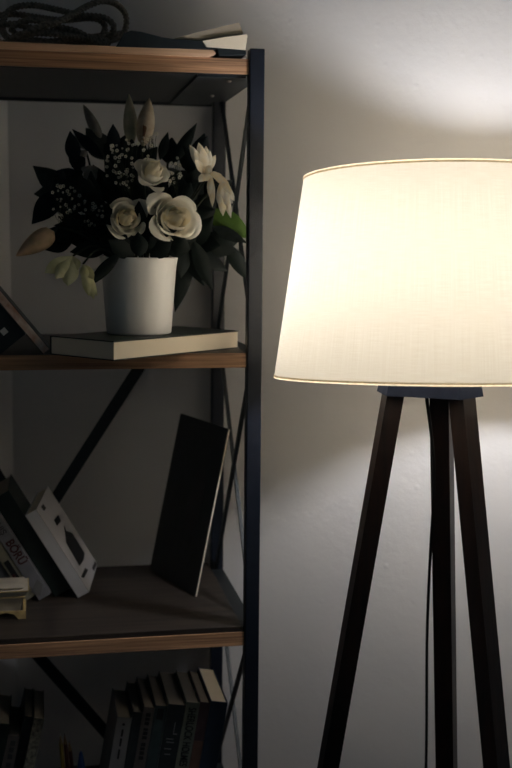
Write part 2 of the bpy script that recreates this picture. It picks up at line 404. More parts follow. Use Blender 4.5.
# ------------------------------------------------------------------ books
def book(name, label, O, ex, ey, ez, t, wd, h, cover, pages='pages', cat='book', group=None, ct=.0016, spine=True, inset=.003, spine_mat=None):
    """O: bottom corner at the spine; ex thickness, ey spine->fore edge, ez up (orthonormal)"""
    m = Matrix(((ex.x, ey.x, ez.x, O.x), (ex.y, ey.y, ez.y, O.y), (ex.z, ey.z, ez.z, O.z), (0, 0, 0, 1)))
    bk = thing(name, label, cat, m, group)
    parts = [box(0, ct, 0, wd, 0, h), box(t-ct, t, 0, wd, 0, h)]
    cv = obj('cover', join(*parts), cover, bk, local=True)
    if spine: obj('spine', box(ct, t-ct, 0, ct, 0, h), spine_mat or cover, bk, local=True)
    obj('page_block', box(ct, t-ct, ct if spine else inset, wd-inset, inset, h-inset), pages, bk, local=True)
    return bk
def basis(ez, yhint):
    ez = V(ez).normalized(); ey = V(yhint); ey = (ey-ez*ey.dot(ez)).normalized(); ex = ey.cross(ez); return ex, ey, ez

# book lying on the middle shelf under the pot
zb = TOP2+.0003
c0 = onz(113.8, 361.0, zb); cr = onz(238.7, 348.0, zb); cl = onz(50.2, 354.5, zb)
du = (cr-c0); LU = du.length; du.normalize(); dv = V((-du.y, du.x, 0)); LV = .132; TK = .0275
fb = thing('hardback_book', 'thick hardback with cream page edges lying flat under the flower pot', 'book', Matrix(((0, du.x, dv.x, c0.x), (0, du.y, dv.y, c0.y), (1, 0, 0, c0.z), (0, 0, 0, 1))))
obj('cover', join(box(0, .0016, 0, LU, 0, LV), box(TK-.0016, TK, 0, LU, 0, LV)), 'cover_dark_green', fb, local=True)
obj('spine', box(.0016, TK-.0016, 0, LU, LV-.0016, LV), 'cover_dark_green', fb, local=True)
obj('page_block', box(.0016, TK-.0016, .0015, LU-.0015, .0015, LV-.0016), 'pages', fb, local=True)
BTOP = zb+TK

# two books leaning to the left on the middle shelf, spines to the front
la = math.radians(39); ez = V((-math.sin(la), 0, math.cos(la))); ex, ey, ez = basis(ez, (-.01, 1, 0))
tA, tB = .0125, .046; zs = TOP2+.0006
cA = at(49.5, 343, 1.712)
OA = cA-ex*tA; OA.z = zs
bk = book('photo_book', 'thin book with orange and white photo spine leaning on a thick black book', OA, ex, ey, ez, tA, .10, .20, 'cover_black', spine_mat='cover_photo', ct=.0008)
OB = OA-V(((tB+.001)/ex.x, -.004, 0))
bk = book('black_book', 'thick black book with a small white mark low on its leaning spine', OB, ex, ey, ez, tB, .11, .21, 'cover_black')
lp = OB-ey*.0003
lg = onplane(4, 331.5, lp, ey)
obj('publisher_mark', bar(lg-ez*.0045, lg+ez*.0045, .009, .0006, ey), 'ink_white', bk)

# ---- lower shelf
# black book leaning on the right side of the frame
zl = TOP3+.0003
n0 = onz(195, 597, zl); f0 = onz(150, 568, zl); yh = (f0-n0).normalized()
tn = at(233.2, 432, n0.y); ez = (tn-n0); ez = (ez-yh*ez.dot(yh)); hh = .287; ez = ez.normalized()
ex = yh.cross(ez); ex, ey = ex, yh
O = n0.copy()
bb_ = book('black_book', 'large thin black book leaning on the right side of the frame', O, ex, ey, ez, .0045, (f0-n0).length, hh, 'cover_black', 'pages', inset=.0008, spine=False, ct=.0010)
pn = O-ex*.0004
def decal(name, pts, mt, par, p, n, thick=.0004):
    n = V(n); pp = [onplane(x, y, p, n) for x, y in pts]
    return obj(name, prism(pp, n*thick), mt, par)
decal('faded_figure', [(205, 470), (207, 480), (203, 500), (199, 520), (190, 535), (184, 528), (187, 505), (193, 480), (199, 468)], 'cover_figure', bb_, pn, -ex)
text('faded_lettering', 'ir', 'ink_faint', bb_, onplane(188, 538, pn, ex), ey*-1, ez, .035)

# white book with a dark shape, black book, grey book, beige book: all leaning to the left
LEAN = math.atan2(78-27.4, 598-512)
def lean_basis(y_yaw):
    ez = V((-math.sin(LEAN), 0, math.cos(LEAN))); return basis(ez, (math.sin(y_yaw), math.cos(y_yaw), 0))
ex, ey, ez = lean_basis(.22)
wO = onz(78, 598, zl+.0006)
wb_ = book('white_book', 'small white book with a dark pointed shape on its cover leaning left', wO, ex, ey, ez, .0215, .125, .166, 'cover_mid_grey', 'pages', inset=.002, spine_mat='cover_white', ct=.0008)  # covers mid grey, darker than the spine
pc = wO+ex*(.0215+.0002)
decal('cover_shape', [(64, 526), (66, 531), (72, 533), (84.5, 553), (83.5, 560), (79.6, 566), (66, 542.5), (65.5, 535)], 'ink_dark', wb_, pc, ex)
for pts in ([(41, 507), (43, 504), (46, 508), (44, 511)], [(54, 520), (58, 515), (61, 521), (57, 526)], [(81, 577), (85, 568), (88, 570), (84, 578)], [(92, 568), (95, 561), (97, 564), (94, 571)]):
    decal('cover_lettering', pts, 'ink_dark', wb_, pc, ex)
ex, ey, ez = lean_basis(.02)
# lay the others leftwards from the white one: offset along x by thickness / cos(lean)
gap = .0012
def lean_book(name, label, xoff, yfront, t, wd, h, cover, pages='pages_shaded'):
    O = V((xoff, yfront, zl+.0006))
    return book(name, label, O, ex, ey, ez, t, wd, h, cover, pages, inset=.002), O
cosL = math.cos(LEAN)
xk = wO.x-(.030+gap)/cosL-.001
bk1, O1 = lean_book('dark_book', 'blackish green book leaning between white book and grey book', xk, wO.y+.012, .030, .13, .195, 'cover_dark_green')
xg = xk-(.0215+gap)/cosL
bk2, O2 = lean_book('grey_book', 'mottled grey paperback with dark red capitals on its spine', xg, wO.y-.004, .0215, .13, .20, 'cover_grey')
sp = O2-ey*.0004
a0 = onplane(4.5, 543, sp, ey)
mid = O2+ex*.0107
hz = (a0-O2).dot(ez)
text('title_lettering', 'BÖRÜ', 'ink_red', bk2, O2-ey*.0004+ex*.0112+ez*hz, -ez, ex, .0200, xs=.86, bold=.0006)
text('author_lettering', 'NIŞ', 'ink_faint', bk2, O2-ey*.0004+ex*.0112+ez*(hz+.034), -ez, ex, .013, bold=.0003)
decal('publisher_patch', [(31, 592), (37, 579), (43, 584), (40, 596)], 'cover_pale', bk2, sp, -ey)
xb = xg-(.017+gap)/cosL
bk3, O3 = lean_book('beige_book', 'beige book with red and black spine picture behind the cream box', xb, wO.y-.002, .017, .12, .18, 'cover_beige')
s3 = O3-ey*.0004
obj('spine_picture', box(.003, .012, -.0005, 0, .035, .075), 'ink_dark', bk3, local=True)
obj('spine_picture', box(.003, .008, -.0008, -.0005, .03, .05), 'ink_red', bk3, local=True)
xe = xb-(.028+gap)/cosL
bk4, O4 = lean_book('grey_book', 'plain pale grey book leaning behind the beige one', xe, wO.y+.002, .028, .13, .20, 'cover_pale')
xh = xe-(.03+gap)/cosL
bk5, O5 = lean_book('dark_book', 'dark book at the bottom of the leaning row, propped on the left post', xh, wO.y+.002, .03, .13, .20, 'cover_plum')

# cream box with gold edges
bf = onz(24, 619, zl); bx1 = bf.x+.003; bx0 = bx1-.15; by0 = bf.y; by1 = by0+.062
cb = thing('trinket_box', 'cream painted trinket box with worn gold edges and small feet', 'box', V(((bx0+bx1)/2, by0, zl)))
def taper(x0, x1, y0, y1, z0, z1, d):
    v, f = box(x0, x1, y0, y1, z0, z1)
    cx, cy = (x0+x1)/2, (y0+y1)/2
    for q in v[:4]: q.x -= math.copysign(d, q.x-cx); q.y -= math.copysign(d, q.y-cy)
    return v, f
zf = zl+.0005
obj('body', taper(bx0+.004, bx1-.004, by0+.004, by1-.004, zf+.010, zf+.034, .005), 'cream_paint', cb)
# scalloped base skirt with bracket feet
pf = [(0, 0), (.012, 0), (.018, .008), (.03, .011), (.05, .007), (.075, .004), (.10, .007), (.12, .011), (.132, .008), (.138, 0), (.15, 0), (.15, .013), (0, .013)]
obj('foot_skirt', prism([V((bx0+a_, by0-.001, zf+b_)) for a_, b_ in pf], (0, .004, 0)), 'gold_paint', cb)
pf2 = [(0, 0), (.008, 0), (.012, .007), (.03, .009), (.05, .007), (.054, 0), (.062, 0), (.062, .013), (0, .013)]
for xx in (bx0, bx1-.004): obj('foot_skirt', prism([V((xx, by0+a_, zf+b_)) for a_, b_ in pf2], (.004, 0, 0)), 'gold_paint', cb)
lid = obj('lid', taper(bx0-.004, bx1+.004, by0-.004, by1+.004, zf+.0365, zf+.046, .005), 'cream_paint', cb)
obj('lid_trim', join(box(bx0+.001, bx1-.001, by0-.0005, by1+.0005, zf+.034, zf+.0365)), 'gold_paint', lid)
obj('lid_top', taper(bx0+.002, bx1-.002, by0+.002, by1-.002, zf+.046, zf+.0495, -.0045), 'cream_paint', lid)
obj('lid_edge', join(sweep([V((bx0-.004, by0-.004, zf+.0455)), V((bx1+.004, by0-.004, zf+.0455)), V((bx1+.004, by1+.004, zf+.0455))], .0011, 6)), 'gold_paint', lid)
for x in (bx0+.0025, bx1-.0045): obj('corner_edge', taper(x, x+.002, by0+.0025, by0+.0045, zf+.010, zf+.0345, .0), 'gold_paint', cb)

# ---- bottom shelf: upright books leaning a little to the right, spines to the front
z4 = TOP4+.0006; YS = 1.742
LR = math.radians(9.5)
ezr = V((math.sin(LR), 0, math.cos(LR))); exr, eyr, ezr = basis(ezr, (0, 1, 0))
def row_book(name, label, xt0, xt1, yt, cover, pages, wd=.14, ys=YS, lr=None, edge=None):
    """top of the spine runs from pixel xt0 to xt1 at row yt; the book stands on the bottom shelf"""
    a_ = LR if lr is None else lr
    ex_, ey_, ez_ = basis(V((math.sin(a_), 0, math.cos(a_))), (0, 1, 0))
    A = at(xt0, yt, ys); B = at(xt1, yt+.5, ys); t = (B-A).dot(ex_)-.0006
    if edge is not None: t = edge-.0005-A.dot(ex_)
    h = (A.z-z4)/math.cos(a_)
    O = A-ez_*h
    dz = z4-(O+ex_*t).z
    if dz > 0: h -= dz/math.cos(a_); O = A-ez_*h
    b = book(name, label, O, ex_, ey_, ez_, t, wd, h, cover, pages, inset=.002, ct=.0012)
    return b, O, t, h
row = [
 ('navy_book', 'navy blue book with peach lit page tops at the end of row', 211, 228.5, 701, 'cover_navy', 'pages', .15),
 ('plum_book', 'dark plum book with a rust block low on its spine', 200.5, 210.6, 702, 'cover_plum', 'pages_shaded', .14),
 ('pale_green_book', 'grey green book with a tall dark title between dark books', 186.5, 200, 702, 'cover_greygreen', 'pages_shaded', .14),
 ('black_book', 'thick black paperback with faint grey script on its spine', 168.5, 186, 704, 'cover_black', 'pages_shaded', .145),
 ('teal_book', 'dull teal book with a dark box at the top of its spine', 155.5, 168, 705.5, 'cover_teal', 'pages_shaded', .135),
 ('taupe_book', 'taupe book with dark capitals down its spine', 144, 155, 707, 'cover_taupe', 'pages_shaded', .13),
 ('black_book', 'slim plain black book between pale spine and taupe spine', 133.3, 143.5, 712, 'cover_black', 'pages_shaded', .13),
 ('pale_grey_book', 'pale grey book with a dot and small dark marks on spine', 117.5, 132.8, 717, 'cover_pale', 'pages_shaded', .12),
]
RB_ = {}; edge = None
for i, (nm, lb, xa, xb2, yt, cv, pg, wd) in enumerate(row):
    RB_[i] = row_book(nm, lb, xa, xb2, yt, cv, pg, wd, edge=edge); edge = RB_[i][1].dot(exr)
def spine_pt(i, u, d): b, O, t, h = RB_[i]; return O+exr*(t*u)+ezr*(h-d)-eyr*.0004
text('title_lettering', 'SHERLOCK HOLMES', 'ink_dark', RB_[2][0], spine_pt(2, .5, .008), -ezr, exr, .0175, xs=.62, bold=.0003)
b, O, t, h = RB_[1]; obj('rust_block', box(.0003, t-.0003, -.0005, 0, h-.15, h-.064), 'cover_rust', b, local=True)
b, O, t, h = RB_[4]; obj('title_box', box(t*.22, t*.75, -.0005, 0, h-.022, h-.004), 'ink_dark', b, local=True)
obj('spine_line', join(box(t*.06, t*.12, -.0004, 0, .005, h-.003), box(t*.86, t*.92, -.0004, 0, .005, h-.003)), 'ink_faint', b, local=True)
b, O, t, h = RB_[5]
obj('spine_capitals', join(*[box(t*.3, t*.72, -.0005, 0, h-d-l, h-d) for d, l in ((.009, .006), (.0165, .005), (.023, .006), (.034, .004), (.0395, .006), (.047, .005), (.058, .006), (.0655, .005), (.072, .006), (.08, .006))]), 'ink_dark', b, local=True)
b, O, t, h = RB_[3]
obj('spine_script', join(box(t*.55, t*.60, -.0005, 0, h-.047, h-.029), box(t*.55, t*.8, -.0005, 0, h-.049, h-.047), box(t*.2, t*.62, -.0005, 0, h-.0575, h-.056), box(t*.25, t*.7, -.0005, 0, h-.063, h-.0615), box(t*.2, t*.6, -.0005, 0, h-.074, h-.0725), box(t*.25, t*.6, -.0005, 0, h-.083, h-.0815)), 'ink_light', b, local=True)
b, O, t, h = RB_[7]
dot = lathe([(.0001, 0), (.0022, 0)], 12, V((t*.5, -.0004, h-.011)), V((0, -1, 0)))
obj('spine_marks', join(dot, *[box(t*.43, t*.57, -.0005, 0, h-d-l, h-d) for d, l in ((.019, .012), (.034, .013), (.052, .016))]), 'ink_dark', b, local=True)
# the left end of the bottom row, leaning the same way
exl = basis(V((math.sin(.21), 0, math.cos(.21))), (0, 1, 0))[0]
RB_[8] = row_book('floral_book', 'mottled olive and black patterned book beside the pencils', 34, 45, 718, 'cover_floral', 'pages_shaded', .12, lr=.21)
RB_[11] = row_book('dark_book', 'tall black book between the grey one and the patterned one', 24, 33.2, 716, 'cover_black', 'pages_shaded', .12, YS+.01, lr=.21, edge=RB_[8][1].dot(exl))
RB_[9] = row_book('grey_book', 'dull grey book with dark blurred capitals next to the patterned one', 8.5, 22.5, 735, 'cover_taupe', 'pages_shaded', .12, lr=.21, edge=RB_[11][1].dot(exl))
RB_[10] = row_book('dark_book', 'dark olive book at the left end of the bottom row', -9, 7.5, 722, 'cover_dark_green', 'pages_shaded', .12, lr=.21, edge=RB_[9][1].dot(exl))
b, O, t, h = RB_[9]; obj('spine_capitals', join(*[box(t*.3, t*.7, -.0005, 0, h-d-.008, h-d) for d in (.008, .019, .03, .044, .055)]), 'ink_faint', b, local=True)

# pencil cup between the two halves of the row
cp = at(66, 765, 1.80); CUPZ = at(66, 775, 1.80).z; cc = V((cp.x+.008, 1.80, z4))
cup = thing('pencil_cup', 'grey pencil cup standing between the books on the bottom shelf', 'cup', cc)
hcup = CUPZ-z4
obj('cup_body', lathe([(.0001, .001), (.032, .001), (.034, hcup), (.0315, hcup), (.030, .005), (.0001, .005)], 32, cc), 'cup_grey', cup, smooth=True)
def pencil(name, label, tip, base, rad, body, lead, group=None):
    t = (tip-base).normalized(); L = (tip-base).length
    o = thing(name, label, 'pencil' if 'pencil' in name else 'pen', base, group)
    obj('barrel', sweep([base, tip-t*.018], rad, 6), body, o)
    obj('sharpened_tip', sweep([tip-t*.018, tip-t*.004], [rad, rad*.3], 6), 'pencil_wood', o)
    obj('lead', sweep([tip-t*.004, tip], [rad*.3, rad*.06], 6), lead, o)
zc = z4+.009
pencil('pencil', 'olive yellow pencil standing in the grey cup', at(60, 733, 1.785), V((cc.x-.004, 1.79, zc)), .0038, 'pencil_yellow', 'ink_white')
pencil('pencil', 'tan and red pencil standing in the grey cup beside a yellow one', at(64.5, 733, 1.797), V((cc.x+.003, 1.805, zc)), .0036, 'pencil_red', 'ink_dark')
pencil('pencil', 'dark red pencil standing in the grey cup behind the tan one', at(69, 740, 1.815), V((cc.x+.012, 1.815, zc)), .0036, 'pencil_red', 'ink_dark')
mk = thing('blue_marker', 'bright blue pointed marker standing in the grey cup', 'pen', V((cc.x+.02, 1.792, zc)))
mt = at(81, 751, 1.792); mb = V((cc.x+.017, 1.795, zc)); t = (mt-mb).normalized()
obj('marker_barrel', sweep([mb, mt-t*.045], .0075, 14), 'plastic_blue', mk, smooth=True)
obj('marker_cap', sweep([mt-t*.046, mt-t*.043, mt-t*.004, mt], [.0075, .0088, .003, .0008], 14), 'plastic_blue', mk, smooth=True)

# ------------------------------------------------------------------ top shelf: rope and open book
RR = .0043
def rp_(x, y, Y):
    p = at(x, y, Y); p.z = max(p.z, PZ+RR*1.15 if Y < YF+.19 else TOP1+RR*1.15); return p
path = [rp_(*q) for q in [(158, 44, 1.89), (140, 38, 1.885), (120, 34, 1.87), (95, 37, 1.80), (60, 41, 1.755), (25, 42, 1.76), (6, 36, 1.79), (3, 22, 1.82), (12, 9, 1.84), (32, 5, 1.84), (55, 9, 1.82),
 (80, 15, 1.80), (102, 17, 1.79), (112, 23, 1.785), (113, 31, 1.79), (104, 40, 1.80), (70, 44, 1.80), (30, 40, 1.79), (5, 43, 1.80), (-14, 36, 1.84), (-8, 18, 1.87), (12, 14, 1.86), (36, 17, 1.85), (62, 20, 1.82), (88, 18, 1.80), (101, 21, 1.80), (105, 30, 1.80),
 (96, 40, 1.78), (70, 36, 1.75), (40, 33, 1.742), (20, 36, 1.745), (8, 40, 1.75), (22, 34, 1.742), (42, 26, 1.738), (60, 21, 1.742), (74, 14, 1.76), (88, 6, 1.78), (103, 1, 1.79), (116, 4, 1.84), (125, 14, 1.87), (126, 27, 1.875), (118, 38, 1.865), (92, 43, 1.80), (55, 45, 1.77), (25, 46, 1.752), (4, 46, 1.75), (-16, 48, 1.77), (-10, 30, 1.80), (10, 24, 1.80), (34, 28, 1.79), (60, 33, 1.775), (84, 36, 1.77), (102, 40, 1.77), (108, 43, 1.775), (100, 46, 1.79), (80, 47, 1.80), (40, 46, 1.79), (12, 30, 1.775), (30, 20, 1.77), (55, 26, 1.765), (78, 32, 1.765), (94, 41, 1.765), (108, 46, 1.765)]]
def trefoil(a): return 1+.20*math.cos(3*a)
tag(obj('rope', sweep(spline(path, 80), RR, 15, trefoil, 330), 'rope_fibre', smooth=True, loc=V((.08, 1.78, TOP1))), 'dark twisted rope lying in loose coils on the top shelf', 'rope')
YO = YF-.004
ob = thing('open_book', 'old open book with fanned yellowed pages on the top shelf', 'book', V((at(190, 50, YO).x, YO, TOP1)))
def pxprism(pts, Y, dep): return prism([at(x, y, Y) for x, y in pts], (0, dep, 0))
zt_ = at(200, 49.0, YO).z
dz = (PZ+.0004)-zt_
def pp(name, pts, mt, Y, dep, smooth=False):
    v, f = pxprism(pts, Y, dep)
    return obj(name, (v, f), mt, ob, smooth=smooth)
pp('cover', [(116, 46.5), (124, 33), (131, 30.5), (140, 31.5), (150, 34), (162, 37.2), (174, 39), (202, 41), (206, 47.2), (246, 50.3), (246, 54.6), (219.5, 55.2), (217.5, 49.0), (160, 48)], 'cover_black', YO, .15)
pp('page_fan', [(174, 38.6), (200, 31.5), (222, 26.5), (237.5, 22.8), (239.5, 23.2), (243.3, 33.6), (200, 40.2)], 'pages_fan_shaded', YO+.002, .14)  # upper fan's shade is put into its page colour
pp('page_fan', [(202.6, 40.8), (225, 37), (246.8, 34.2), (247.6, 36), (245.5, 49.8), (206.6, 46.8)], 'pages', YO-.001, .145)

# ------------------------------------------------------------------ flower pot
vx = onz(138, 333, BTOP); VC = V((at(139, 300, 1.735).x, 1.735, BTOP+.0004))
sc = 1.735/F*1.02
zr = at(139, 257.5, 1.735-.05).z
PH = zr-VC.z
R0, R1 = .0485, .0580
prof = [(.0001, 0), (R0-.004, 0), (R0-.001, .001), (R0, .003), (R0+(R1-R0)*.25, PH*.3), (R0+(R1-R0)*.5, PH*.6), (R0+(R1-R0)*.78, PH*.88), (R1, PH*.985), (R1-.0006, PH), (R1-.003, PH), (R1-.005, PH*.95), (R0-.004, .010), (.0001, .010)]
pot = thing('flower_pot', 'white glazed ceramic pot standing on the flat book', 'pot', VC)
obj('pot_body', lathe(prof, 64, VC), 'ceramic', pot, smooth=True)
obj('soil', lathe([(.0001, PH*.80), (R1-.0085, PH*.80)], 40, VC), 'soil', pot)
MOUTH = VC+V((0, 0, PH*.81))

# ------------------------------------------------------------------ flowers and leaves
def blade(base, tip, wd, nrm, bulge=.12, cup=.15, nv=7, nu=4, peak=.45, sharp=1.0, wob=0):
    """a leaf or petal from base to tip, nrm = side it bulges to"""
    base, tip = V(base), V(tip); t = tip-base; L = t.length; t = t/L; n = V(nrm); n = (n-t*n.dot(t)).normalized(); s = t.cross(n)
    v, f = [], []
    k = math.log(.5)/math.log(peak)
    for i in range(nv+1):
        q = i/nv; w_ = wd/2*max(.04, math.sin(PI*min(.999, q)**k)**sharp)
        c = base+t*(L*q)+n*(bulge*L*math.sin(PI*q))
        for j in range(nu+1):
            u = 2*j/nu-1; v.append(c+s*(w_*u)-n*(cup*wd*u*u*math.sin(PI*q))+n*(wob*wd*math.sin(5*u+7*q)))
    for i in range(nv):
        for j in range(nu): a_ = i*(nu+1)+j; f.append((a_, a_+1, a_+nu+2, a_+nu+1))
    return v, f
TOCAM = V((-.1, -1, .12)).normalized()
def pxw(px, Y): return px*Y/F*1.02
def stem_path(p, d=None, n=5):
    """stem from the soil in the pot to p, leaving p along -d"""
    p = V(p); m0 = MOUTH+V((max(-.03, min(.03, (p.x-MOUTH.x)*.4)), max(-.03, min(.03, (p.y-MOUTH.y)*.5)), 0))
    rim = VC+V((max(-.045, min(.045, (p.x-VC.x)*.75)), max(-.04, min(.04, (p.y-VC.y)*.75)), PH+.006))
    c = [m0, rim, (rim+p)/2+V((0, 0, .012))]
    if d is not None: c.append(p-V(d).normalized()*.012)
    return spline(c+[p], n)

def rose(label, cpx, Y, rad, face, seed, n=26, openness=1.0, squash=1.0):
    rnd = random.Random(seed); c = at(*cpx, Y); A_ = V(face).normalized(); a1, a2 = frame_of(A_)
    base = c-A_*rad*.85
    t = thing('rose', label, 'flower', base, 'white roses in the flower pot')
    obj('stem', sweep(stem_path(base, A_), .0022, 6), 'stem_green', t, smooth=True)
    obj('calyx', lathe([(.0022, -.004), (rad*.22, .002), (rad*.30, rad*.2), (rad*.2, rad*.24)], 10, base, A_), 'stem_green', t, smooth=True)
    for i in range(n):
        q = i/(n-1); az = i*2.39996+rnd.uniform(-.3, .3); hw = 1.45-.72*q+rnd.uniform(-.08, .10)
        Rm = rad*(.12+.80*q**1.3)*(1+(openness-1)*q); Ht = rad*(1.46-.60*q**1.2+rnd.uniform(-.06, .06))
        close = .60*(1-q)**.75; curl = max(0, q-.28)*rad*rnd.uniform(.35, .75); tilt = rnd.uniform(-.10, .16)
        nu, nv = 9, 8; v, f = [], []
        for iv in range(nv+1):
            s = iv/nv
            for iu in range(nu+1):
                u = 2*iu/nu-1
                s2 = s*(1-.18*u*u-.16*q*abs(u)**1.3-.10*abs(u)**5+.035*math.sin(3.1*u+i)); e = max(0, s2-.58)/.42
                ang_ = az+hw*u*(.5+.5*min(1, s*1.7))
                r = Rm*(.22+.78*math.sin(min(1, s2/.62)*PI/2))*(1-close*e**1.4)*(1+.10*u*(1 if i % 2 else -1)+tilt*e)
                r += curl*e**1.6 + curl*.25*e*abs(u)**3
                h = Ht*s2 - curl*.95*e**2.4 + .03*rad*math.sin(5*u+2*i)*e
                v.append(base+A_*h+(a1*math.cos(ang_)+a2*math.sin(ang_)*squash)*r)
        for iv in range(nv):
            for iu in range(nu): k0 = iv*(nu+1)+iu; f.append((k0, k0+1, k0+nu+2, k0+nu+1))
        obj('petal', (v, f), 'rose_inner' if q < .55 else 'rose_petal', t, smooth=True)
    return t
rose('white rose with a tight spiral centre beside the widest bloom', (127, 217), 1.680, .0310, (.25, -1, .22), 2, 26, 1.0)
rose('widest open white rose at the front of the bouquet', (177, 217), 1.675, .0350, (.35, -1, .15), 5, 32, 1.12, .88)
rose('half closed white rose pointing upward above the other two roses', (154, 170), 1.700, .0330, (.30, -.80, .60), 9, 20, .76)

def spindle_petals(base, tip, rad, mats, par, peak=.42, rot=0):
    base, tip = V(base), V(tip); A_ = (tip-base); L = A_.length; A_.normalize(); a1, a2 = frame_of(A_, V((0, 1, 0)))
    for k in range(len(mats)):
        az = rot+2*PI*k/len(mats); v, f = [], []; nu, nv = 6, 10; hw = PI/len(mats)*1.18
        kk_ = math.log(.5)/math.log(peak)
        for i in range(nv+1):
            q = i/nv; r = rad*(.12*(1-q)+.88*math.sin(PI*min(.995, q)**kk_)**.8)
            for j in range(nu+1):
                u = 2*j/nu-1; an = az+hw*u; rr = r*(1+.10*(1-u*u)+.05*u)
                v.append(base+A_*(L*q)+(a1*math.cos(an)+a2*math.sin(an))*rr)
        for i in range(nv):
            for j in range(nu): a_ = i*(nu+1)+j; f.append((a_, a_+1, a_+nu+2, a_+nu+1))
        obj('tepal', (v, f), mats[k], par, smooth=True)
def bud(label, base, tip, rad, mats, rot=0, peak=.42):
    t = thing('lily_bud', label, 'flower', base, 'closed lily buds in the bouquet')
    obj('stem', sweep(stem_path(base, tip-base), .002, 6), 'stem_green', t, smooth=True)
    spindle_petals(base, tip, rad, mats, t, peak, rot); return t
bud('grey green lily bud standing upright at the top of bouquet', at(131, 145, 1.80), at(129, 94, 1.805), .0105, ['bud_green']*3, .5)
b2 = bud('brown striped pale lily bud standing upright beside the green one', at(143, 146, 1.78), at(149.5, 98, 1.79), .0135, ['bud_white']*3, -.35)
obj('stripe', blade(at(143, 141, 1.766), at(148.5, 101, 1.787), .0065, TOCAM, .055, .1), 'bud_brown', b2, smooth=True)
bud('slim dim lily bud leaning left behind the dark curved leaf', at(101, 140, 1.88), at(83, 104, 1.90), .0085, ['shaded_petal']*3, .2)
bud('orange lily bud pointing down to the left of the bouquet', at(54, 232, 1.74), at(16, 256, 1.72), .0150, ['bud_orange', 'bud_orange', 'bud_white'], .9, .34)

def blossom(label, base, petals, mt, name='freesia_bloom', throat=None, group=None):
    """petals: (tip px, Y, width px, bulge)"""
    t = thing(name, label, 'flower', base, group)
    obj('stem', sweep(stem_path(base), .0016, 6), 'stem_green', t, smooth=True)
    for k, (px, Y, wpx, bl) in enumerate(petals):
        obj('petal', blade(base, at(*px, Y), pxw(wpx, Y), TOCAM, bl, .22, peak=.58, sharp=.75, wob=.03), mt, t, smooth=True)
    return t
blossom('white bloom with petals fanned upward beside the rear post', at(206, 175, 1.735), [((189.5, 145), 1.70, 9, .06), ((194, 150), 1.69, 8, .05), ((198.5, 142.5), 1.71, 10, .1), ((202, 148), 1.685, 10, .07), ((206, 146), 1.72, 9, .12), ((210, 151), 1.70, 8, .1), ((215.5, 155), 1.715, 7, .1), ((199, 182), 1.70, 8, .14), ((195, 160), 1.685, 8, .06), ((211, 165), 1.695, 8, .1)], 'freesia_petal', group='white freesia blooms')
blossom('white bloom hanging downward beside the rear post', at(211, 173, 1.73), [((212.5, 207), 1.70, 6.5, .10), ((209, 196), 1.695, 6, .08), ((203, 181), 1.71, 8, .14), ((230, 187), 1.71, 8, .18), ((224, 181), 1.695, 8, .14), ((218, 178), 1.69, 7, .14)], 'freesia_petal', group='white freesia blooms')
blossom('lowest white bloom with drooping petal tips next to the green leaf', at(221, 180, 1.72), [((223, 216), 1.69, 9, .06), ((231, 218), 1.70, 7, .08), ((234.5, 201), 1.705, 7, .14), ((219, 206), 1.685, 7, .05), ((228, 208), 1.68, 8, .08), ((231, 194), 1.69, 7, .12)], 'freesia_petal', group='white freesia blooms')
blossom('drooping yellow green bloom with wide petals under the orange bud', at(73, 256, 1.705), [((45, 273), 1.675, 14, .12), ((56, 279), 1.665, 15, .12), ((68, 286), 1.66, 17, .10), ((78, 270), 1.68, 10, .1)], 'lily_cream', 'alstroemeria_bloom')
blossom('small yellow green bloom hanging beside the white pot', at(83, 264, 1.69), [((94, 299), 1.665, 10, .08), ((89, 296), 1.655, 9, .06), ((94, 279), 1.665, 9, .12), ((97, 296), 1.67, 7, .08), ((86, 280), 1.655, 9, .1)], 'lily_cream', 'alstroemeria_bloom')
blossom('small dim bloom in the shade beneath the curved dark leaf', at(88, 166, 1.80), [((88, 181), 1.775, 9, .1), ((96, 180), 1.775, 9, .1), ((98, 172), 1.78, 8, .1), ((83, 172), 1.79, 8, .1)], 'shaded_petal', 'alstroemeria_bloom')
blossom('pinkish dim bloom peeking through the curved dark leaf', at(86, 150, 1.84), [((76, 133), 1.83, 12, .08), ((88, 144), 1.82, 11, .1), ((80, 156), 1.82, 10, .1)], 'shaded_petal', 'alstroemeria_bloom')

